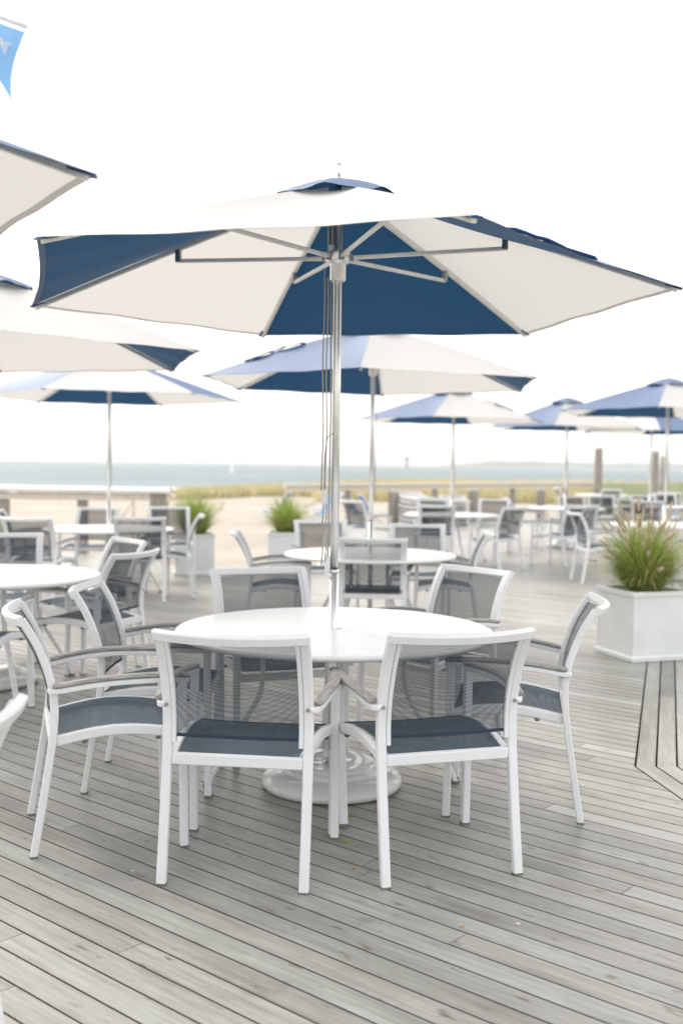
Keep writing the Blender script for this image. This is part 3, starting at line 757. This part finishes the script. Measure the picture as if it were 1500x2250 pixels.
def make_plume(seed):
    rd = random.Random(seed); vs = []; fs = []; tone = []
    Ln = .105
    for i in range(260):
        s_ = rd.random(); r0 = .003; a = rd.uniform(0, 6.283); z = Ln * s_; env = (math.sin(math.pi * min(1, .12 + .88 * s_ ** .8)) ** .7) * .017 + .003
        d_ = Vector((math.cos(a), math.sin(a), .9)).normalized(); p = Vector((math.cos(a) * r0, math.sin(a) * r0, z)); q = p + d_ * env * rd.uniform(.8, 1.4)
        sd_ = Vector((-math.sin(a), math.cos(a), 0)) * .0014; o = len(vs); vs += [tuple(p - sd_), tuple(p + sd_), tuple(q)]; fs.append((o, o + 1, o + 2)); tone.append(rd.random())
    o = len(vs); k = 6
    for z, r in ((0, .003), (Ln * .3, .008), (Ln * .7, .007), (Ln, .001)):
        vs += [(r * math.cos(q * math.pi / 3), r * math.sin(q * math.pi / 3), z) for q in range(6)]
    for i in range(3):
        for q in range(6): fs.append((o + i * 6 + q, o + i * 6 + (q + 1) % 6, o + (i + 1) * 6 + (q + 1) % 6, o + (i + 1) * 6 + q)); tone.append(.3)
    me = bpy.data.meshes.new('plume'); me.from_pydata(vs, [], fs); me.materials.append(M['plume'])
    a_ = me.attributes.new('tone', 'FLOAT', 'FACE'); a_.data.foreach_set('value', tone); return me
PL = [make_plume(i) for i in range(3)]
def make_grass(loc, label, seed, nb, npl, hs=1.0):
    t = empty('fountain_grass', loc); tag(t, label, 'plant', 'fountain grass in the planters'); rd = random.Random(seed)
    vs = []; fs = []; tone = []
    for i in range(nb):
        a = rd.uniform(0, 6.283); r0 = rd.uniform(0, .10); lean = min(1.75, abs(rd.gauss(.86, .52)) + .05); Ln = rd.choice([rd.uniform(.18, .4), rd.uniform(.38, .68), rd.uniform(.36, .58)]) * hs; wd = rd.uniform(.0018, .0042); n = 5
        ph = Vector((r0 * math.cos(a), r0 * math.sin(a), -.03)); th = lean * .35; az = a + rd.gauss(0, .3); tn = min(1, max(0, rd.gauss(.42, .24))) ; o = len(vs)
        if lean > .95: tn = min(1, tn + .25)
        sd_ = Vector((-math.sin(az), math.cos(az), 0)); sd_ = (sd_ + Vector((rd.uniform(-.5, .5), rd.uniform(-.5, .5), 0))).normalized(); p = ph.copy()
        for j in range(n + 1):
            wj = wd * (1 - (j / n) ** 2 * .9); vs += [tuple(p - sd_ * wj), tuple(p + sd_ * wj)]
            th2 = th + lean * (j / n) * .95; p = p + Vector((math.sin(th2) * math.cos(az), math.sin(th2) * math.sin(az), math.cos(th2))) * Ln / n
        for j in range(n): fs.append((o + 2 * j, o + 2 * j + 1, o + 2 * j + 3, o + 2 * j + 2)); tone.append(min(1, tn + .15 * (j / n) ** 2))
    stems = []
    for i in range(npl):
        a = rd.uniform(0, 6.283); lean = min(1.15, abs(rd.gauss(.48, .30))); Ln = rd.uniform(.36, .66) * hs * (1.04 - .25 * lean); n = 6; th = lean * .5; p = Vector((.05 * math.cos(a), .05 * math.sin(a), 0)); o = len(vs); sd_ = Vector((-math.sin(a), math.cos(a), 0)) * .0013
        for j in range(n + 1):
            vs += [tuple(p - sd_), tuple(p + sd_)]; th2 = th + lean * (j / n) * .8
            d_ = Vector((math.sin(th2) * math.cos(a), math.sin(th2) * math.sin(a), math.cos(th2))); 
            if j < n: p = p + d_ * Ln / n
        for j in range(n): fs.append((o + 2 * j, o + 2 * j + 1, o + 2 * j + 3, o + 2 * j + 2)); tone.append(.75)
        stems.append((p, d_))
    me = bpy.data.meshes.new('foliage'); me.from_pydata(vs, [], fs); me.materials.append(M['blade'])
    a_ = me.attributes.new('tone', 'FLOAT', 'FACE'); a_.data.foreach_set('value', tone)
    o = bpy.data.objects.new('foliage', me); COL.objects.link(o); o.parent = t
    for i, (p, d_) in enumerate(stems):
        o = bpy.data.objects.new('plume', PL[i % 3]); COL.objects.link(o); o.parent = t; o.location = p; o.rotation_euler = d_.to_track_quat('Z', 'Y').to_euler(); sc_ = rd.uniform(.8, 1.2); o.scale = (sc_, sc_, sc_)
    return t
planter0 = make_planter()
pls = [((2.39, 8.35), 18, 'white square planter on the right, nearest and largest, beside the border boards', 'large clump of green fountain grass with tan plumes in the right planter', 4600, 74, 1.0),
       ((-1.95, 14.15), 8, 'white square planter at the left of the opening to the sand', 'fountain grass in the left planter beside the dark backed chair', 2200, 16, 1.15),
       ((-.76, 14.75), 4, 'white square planter in the middle, at the right of the opening to the sand', 'fountain grass in the middle planter in front of the sand', 2200, 16, 1.0)]
for i, ((x, y), rz, lb, lg, nb, npl, hs) in enumerate(pls):
    p = planter0 if i == 0 else copy_tree(planter0); p.location = (x, y, 0); p.rotation_euler = (0, 0, R(rz)); tag(p, lb, 'planter', 'white square planters')
    make_grass((x, y, .50), lg, 40 + i, nb, npl, hs)

# ------------------------------------------------------------------ railings, piles, stair rail
def railing(name, label, pts, posts, top, wd=.20, th=.05, pw=.16, base_z=0.):
    t = empty(name, (*pts[0], 0)); tag(t, label, 'railing'); o0 = Vector((*pts[0], 0)); b = MB()
    P_ = [Vector((x, y, top)) - o0 for x, y in pts]; dirv = (P_[-1] - P_[0]).normalized(); sidev = Vector((-dirv.y, dirv.x, 0))
    b.sweep(P_, wd, th, sidev, .006); b.build('handrail', M['rail'], t)
    b = MB(); b.sweep([p + Vector((0, 0, -.09)) for p in P_], .04, .11, sidev, .004); b.build('rail_board', M['rail'], t)
    for x, y, w_ in posts:
        b = MB(); h_ = top - .028 - base_z; b.box(Vector((x, y, base_z + h_ / 2)) - o0, (w_, w_, h_), .008); b.build('post', M['pile'], t)
    return t
railing('wooden_railing', 'low bleached wood railing at the left between the deck and the sea', [(-8.5, 17.0), (-2.72, 17.0)], [(-8.2, 17.1, .14), (-5.42, 17.1, .14), (-4.16, 17.1, .15), (-2.93, 17.1, .26)], 1.0)
def ray(px, Y): return (px - 750) / 2335 * Y
railing('wooden_railing', 'long bleached wood railing in front of the yellow dune grass', [(-1.3, 24.0), (7.9, 33.2)], [(.14, 25.65, .13), (2.43, 27.85, .14), (4.85, 30.3, .15), (6.75, 32.2, .15)], 1.0)
def pile(x, y, r, h, label):
    b = MB(); b.smooth = True; n = 20; rd = random.Random(int(x * 100)); prof = [(r * 1.02, -.5), (r, .3), (r * .99, h - .03), (r * .95, h - .008), (r * .5, h)]
    b.lathe(prof, n); t = empty('wooden_pile', (x, y, 0)); tag(t, label, 'post', 'round wooden piles along the railing'); b.build('shaft', M['pile'], t)
    c = MB(); c.smooth = True; c.lathe([(r * 1.04, h - .07), (r * 1.04, h - .02)], n); c.lathe([(0.01, h + .001), (r * .5, h + .001)], n, caps=False); c.build('cap_band', M['rail'], t)
for px, Y, r, h, lb in [(863, 26.2, .125, .88, 'short round pile under the railing beside the blue loungers'), (1040, 28.3, .125, .88, 'short round pile under the railing behind the table'),
                        (1187, 30.2, .12, .88, 'short round pile under the railing left of a far umbrella pole'),
                        (1312, 32.5, .125, 2.10, 'tall round pile at the right end of the railing, above the horizon'),
                        (1437, 31.0, .10, 2.0, 'tall thin pile beside the two right umbrella poles'),
                        (1452, 33.5, .05, 1.9, 'thinnest tall post just right of the other tall pile')]:
    pile(ray(px, Y), Y, r, h, lb)
t = empty('stair_handrail', (-3.6, 17.9, 0)); tag(t, 'pale stair handrail leading down to the sand beside the left railing end', 'handrail')
for xo in (0, .42):
    b = MB(); b.smooth = True; b.tube([(xo - .20, .1, .40), (xo, .5, .86), (xo + .22, .9, .88)], .028, 8); b.build('rail_bar', M['rail'], t)
    b = MB(); b.tube([(xo, .5, -.3), (xo, .5, .85)], .03, 8); b.build('post', M['rail'], t)

# ------------------------------------------------------------------ blue beach chairs, stacked white loungers
def make_beach_chair():
    t = empty('beach_chair'); w_ = .28
    b = MB(); b.smooth = True
    for sx in (-1, 1):
        b.tube([(sx * w_, .32, .02), (sx * w_, -.30, .30), (sx * w_, -.42, .46)], .013, 8); b.tube([(sx * w_, .30, .34), (sx * w_, -.34, .02)], .013, 8); b.tube([(sx * w_, -.18, .30), (sx * w_, -.50, .86)], .013, 8)
        b.tube([(sx * (w_ + .03), .22, .42), (sx * (w_ + .03), -.36, .46)], .018, 8)
    b.tube([(-w_, -.50, .86), (w_, -.50, .86)], .013, 8); b.tube([(-w_, .30, .34), (w_, .30, .34)], .013, 8); b.build('frame', M['frame'], t)
    b = MB(); b.smooth = True; b.grid(lambda u, v: ((u - .5) * .54, .29 - .47 * v, .335 - .045 * math.sin(math.pi * v)), 6, 8); b.build('seat', M['bluefab'], t)
    b = MB(); b.smooth = True; b.grid(lambda u, v: ((u - .5) * .54, -.19 - .31 * v, .31 + .54 * v - .02 * math.sin(math.pi * v)), 6, 8); b.build('backrest', M['bluefab'], t)
    return t
bc = make_beach_chair(); first = True
for px, Y, rz, lb in [(598, 30.5, 75, 'blue beach chair standing on the sand left of the middle grass'), (694, 29.5, 110, 'blue beach chair on the sand just left of the main pole'),
                      (797, 29.8, -70, 'blue beach chair on the sand between the two front poles'), (829, 29.2, -75, 'blue beach chair on the sand beside the short round pile'), (712, 31, 100, 'blue beach chair half hidden behind the main pole')]:
    o = bc if first else copy_tree(bc); first = False; o.location = (ray(px, Y), Y, -.22); o.rotation_euler = (0, 0, R(rz)); tag(o, lb, 'beach chair', 'blue beach chairs')
def make_lounger():
    t = empty('sun_lounger'); b = MB(); w_ = .31
    for sx in (-1, 1):
        b.sweep([(sx * w_, -.95, .0), (sx * w_, .3, .0), (sx * w_, .62, .03), (sx * w_, .98, .10)], .035, .045, (1, 0, 0), .004)
    for y in (-.93, -.3, .3): b.box((0, y, 0), (.58, .03, .03), .003)
    b.build('frame', M['frame'], t); b = MB(); b.smooth = True
    def f(u, v):
        y = -.93 + 1.88 * v; z = .028 + (max(0, y - .3) / .68) ** 1.4 * .10 + .02 * (1 - (2 * u - 1) ** 2) * (1 if v > .9 else .2); return ((u - .5) * .60, y, z)
    b.grid(f, 8, 20); b.build('bed', M['white'], t); return t
lg = make_lounger(); first = True
for (px, Y, n, z0, rz, nm) in [(921, 25.6, 7, .10, 14, 'left'), (997, 27.2, 6, .10, -4, 'right')]:
    for k in range(n):
        o = lg if first else copy_tree(lg); first = False
        o.location = (ray(px, Y) + .02 * math.sin(k * 3), Y + .02 * math.cos(k * 2), z0 + k * .105 - .04); o.rotation_euler = (0, 0, R(rz + 2 * math.sin(k * 1.7)))
        ps = 'topmost' if k == n - 1 else 'lowest' if k == 0 else '%s from the bottom' % ['', 'second', 'third', 'fourth', 'fifth', 'sixth'][k]
        tag(o, 'white lounger, %s of the %s stack behind the railing table' % (ps, nm), 'lounger', 'stacked white loungers')

# ------------------------------------------------------------------ sea marks
t = empty('channel_marker', (ray(892, 900), 900, -1)); tag(t, 'dark slim channel marker standing in the sea under the second umbrella', 'sea marker')
b = MB(); b.tube([(0, 0, -2), (0, 0, 7.5)], .9, 10); b.build('post', M['greenbuoy'], t); b = MB(); b.box((0, 0, 7.8), (3.2, .3, 2.6), .05); b.build('board', M['greenbuoy'], t)
t = empty('buoy', (ray(508, 260), 260, -1)); tag(t, 'white buoy floating in the sea above the dune grass', 'buoy')
b = MB(); b.smooth = True; b.lathe([(.45, -.3), (.55, .2), (.5, .6), (.25, .9), (.2, 1.9), (.05, 2.0)], 16); b.build('float', M['whitebuoy'], t)

# ------------------------------------------------------------------ flag at the upper left
FY = 12.0
def fp(px, py, dy=0.):              # point in the flag's own plane, metres
    return Vector(((px - 750) / 2335 * FY, dy, 1.48 + (1011 + px * .0125 - 12.5 + 12.5 - py) / 2335 * FY))
t = empty('flagpole', (fp(-150, 0).x, FY, 0)); tag(t, 'white flag spar at the upper left photo edge above the nearest umbrella', 'flagpole'); ox = fp(-150, 0).x
b = MB(); b.smooth = True; b.tube([(0, 0, -.5), (0, 0, 7.6)], [.06, .04], 14); b.build('mast', M['frame'], t)
b = MB(); b.smooth = True; A1, A2 = fp(-150, 5), fp(60, 78); b.tube([A1 - Vector((ox, 0, 0)), A2 - Vector((ox, 0, 0))], .032, 12); b.build('spar', M['planter'], t)
b = MB(); b.tube([fp(55, 112) - Vector((ox, 0, 0)), fp(28, 235) - Vector((ox, 0, 0)), fp(14, 330) - Vector((ox, 0, 0)), fp(-10, 520) - Vector((ox, 0, 0))], .003, 5); b.tube([fp(57, 80) - Vector((ox, 0, 0)), fp(55, 112) - Vector((ox, 0, 0))], .003, 5); b.build('halyard', M['rope'], t)
def flag(u, v):
    tl, tr = (-140, 22), (56, 88)
    tx, ty = tl[0] + (tr[0] - tl[0]) * u, tl[1] + (tr[1] - tl[1]) * u
    # lower edge, bowed up, ending in the drooping tip
    bx = -120 + 150 * u; by = 125 + 25 * u + 92 * u ** 3
    x = tx + (bx - tx) * v; y = ty + (by - ty) * v
    x -= 10 * math.sin(math.pi * v) * u ** 3
    return fp(x, y, .05 * math.sin(u * 9 + v * 3) * (.3 + v))
fo = empty('flag', (0, FY, 0)); tag(fo, 'light blue flag with pale letters hanging at the upper left photo edge', 'flag')
b = MB(); b.smooth = True; b.grid(flag, 30, 16); b.build('cloth', M['flagblue'], fo)
# pale letters sewn on the cloth
def letter(strokes, cx, cy, s_, rot):
    b = MB()
    for (x0, y0, x1, y1) in strokes:
        pts = []
        for q in range(5):
            lx = (x0 + (x1 - x0) * q / 4) * s_; ly = (y0 + (y1 - y0) * q / 4) * s_
            gx = cx + lx * math.cos(rot) - ly * math.sin(rot); gy = cy + lx * math.sin(rot) + ly * math.cos(rot)
            pts.append(fp(gx, gy, -.075))
        b.sweep(pts, .020, .006, (pts[-1] - pts[0]).cross(Vector((0, 1, 0))), .002)
    b.build('lettering', M['hemwhite'], fo)
letter([(-.4, -.5, .4, -.5), (0, -.5, 0, .5)], 18, 130, 22, .22)
letter([(-.4, .5, 0, -.5), (.4, .5, 0, -.5), (-.2, .12, .2, .12)], 6, 117, 22, .22)

# ------------------------------------------------------------------ bits on the deck
def bit(name, lb, cat, x, y, mt, sz, seed):
    rd = random.Random(seed); t = empty(name, (x, y, .001), rd.uniform(0, 6)); b = MB(); b.smooth = False; n = 9
    ring = [Vector((sz * (1 + .35 * math.sin(3 * q) + rd.uniform(-.15, .15)) * math.cos(q * 2 * math.pi / n), sz * .6 * (1 + rd.uniform(-.2, .2)) * math.sin(q * 2 * math.pi / n), sz * rd.uniform(.1, .5))) for q in range(n)]
    low = [Vector((p.x * .95, p.y * .95, max(0, p.z - .003))) for p in ring]
    b.rings([low, ring]); o = b.build(name, mt); o.location = (x, y, .001); bpy.data.objects.remove(t); tag(o, lb, cat)
BITS = [('leaf', 'bright green leaf scrap by the chair feet in front of the glossy base', 'leaf', 762, 1849, 'greenbit', .014), ('leaf', 'orange leaf at the front right rim of the glossy base', 'leaf', 826, 1778, 'brownbit', .010),
        ('leaf', 'orange leaf just right of the touching chair legs', 'leaf', 771, 1795, 'brownbit', .009), ('leaf', 'small yellow leaf left of the right foreground chair leg', 'leaf', 778, 1910, 'brownbit', .008),
        ('leaf', 'tiny tan leaf on open boards at the lower middle right', 'leaf', 1014, 2037, 'brownbit', .007), ('shell', 'white shell chip left of the left foreground chair leg', 'shell', 292, 1914, 'shell', .006), ('shell', 'white shell chip on open boards at lower right', 'shell', 1137, 2031, 'shell', .008)]
p_, r_ = R(2.575), R(.72)
for i, (nm, lb, cat, px, py, mt, sz) in enumerate(BITS):
    dv_ = cam.matrix_world.to_3x3() @ Vector(((px - 750) / 2335, -(py - 1125) / 2335, -1)); tt = -1.48 / dv_.z
    bit(nm, lb, cat, dv_.x * tt, dv_.y * tt, M[mt], sz, 60 + i)

# ------------------------------------------------------------------ sea haze
hz = bpy.data.materials.new('sea_haze'); hz.use_nodes = True; hn = hz.node_tree.nodes; hn.remove(hn['Principled BSDF'])
pv = hn.new('ShaderNodeVolumePrincipled'); pv.inputs['Color'].default_value = (1, 1, 1, 1); pv.inputs['Density'].default_value = .00042; pv.inputs['Anisotropy'].default_value = 0.
hz.node_tree.links.new(pv.outputs[0], hn['Material Output'].inputs['Volume'])
b = MB(); b.box((0, 3025, 14.0), (12400, 6250, 33)); tag(b.build('haze', hz), kind='stuff')
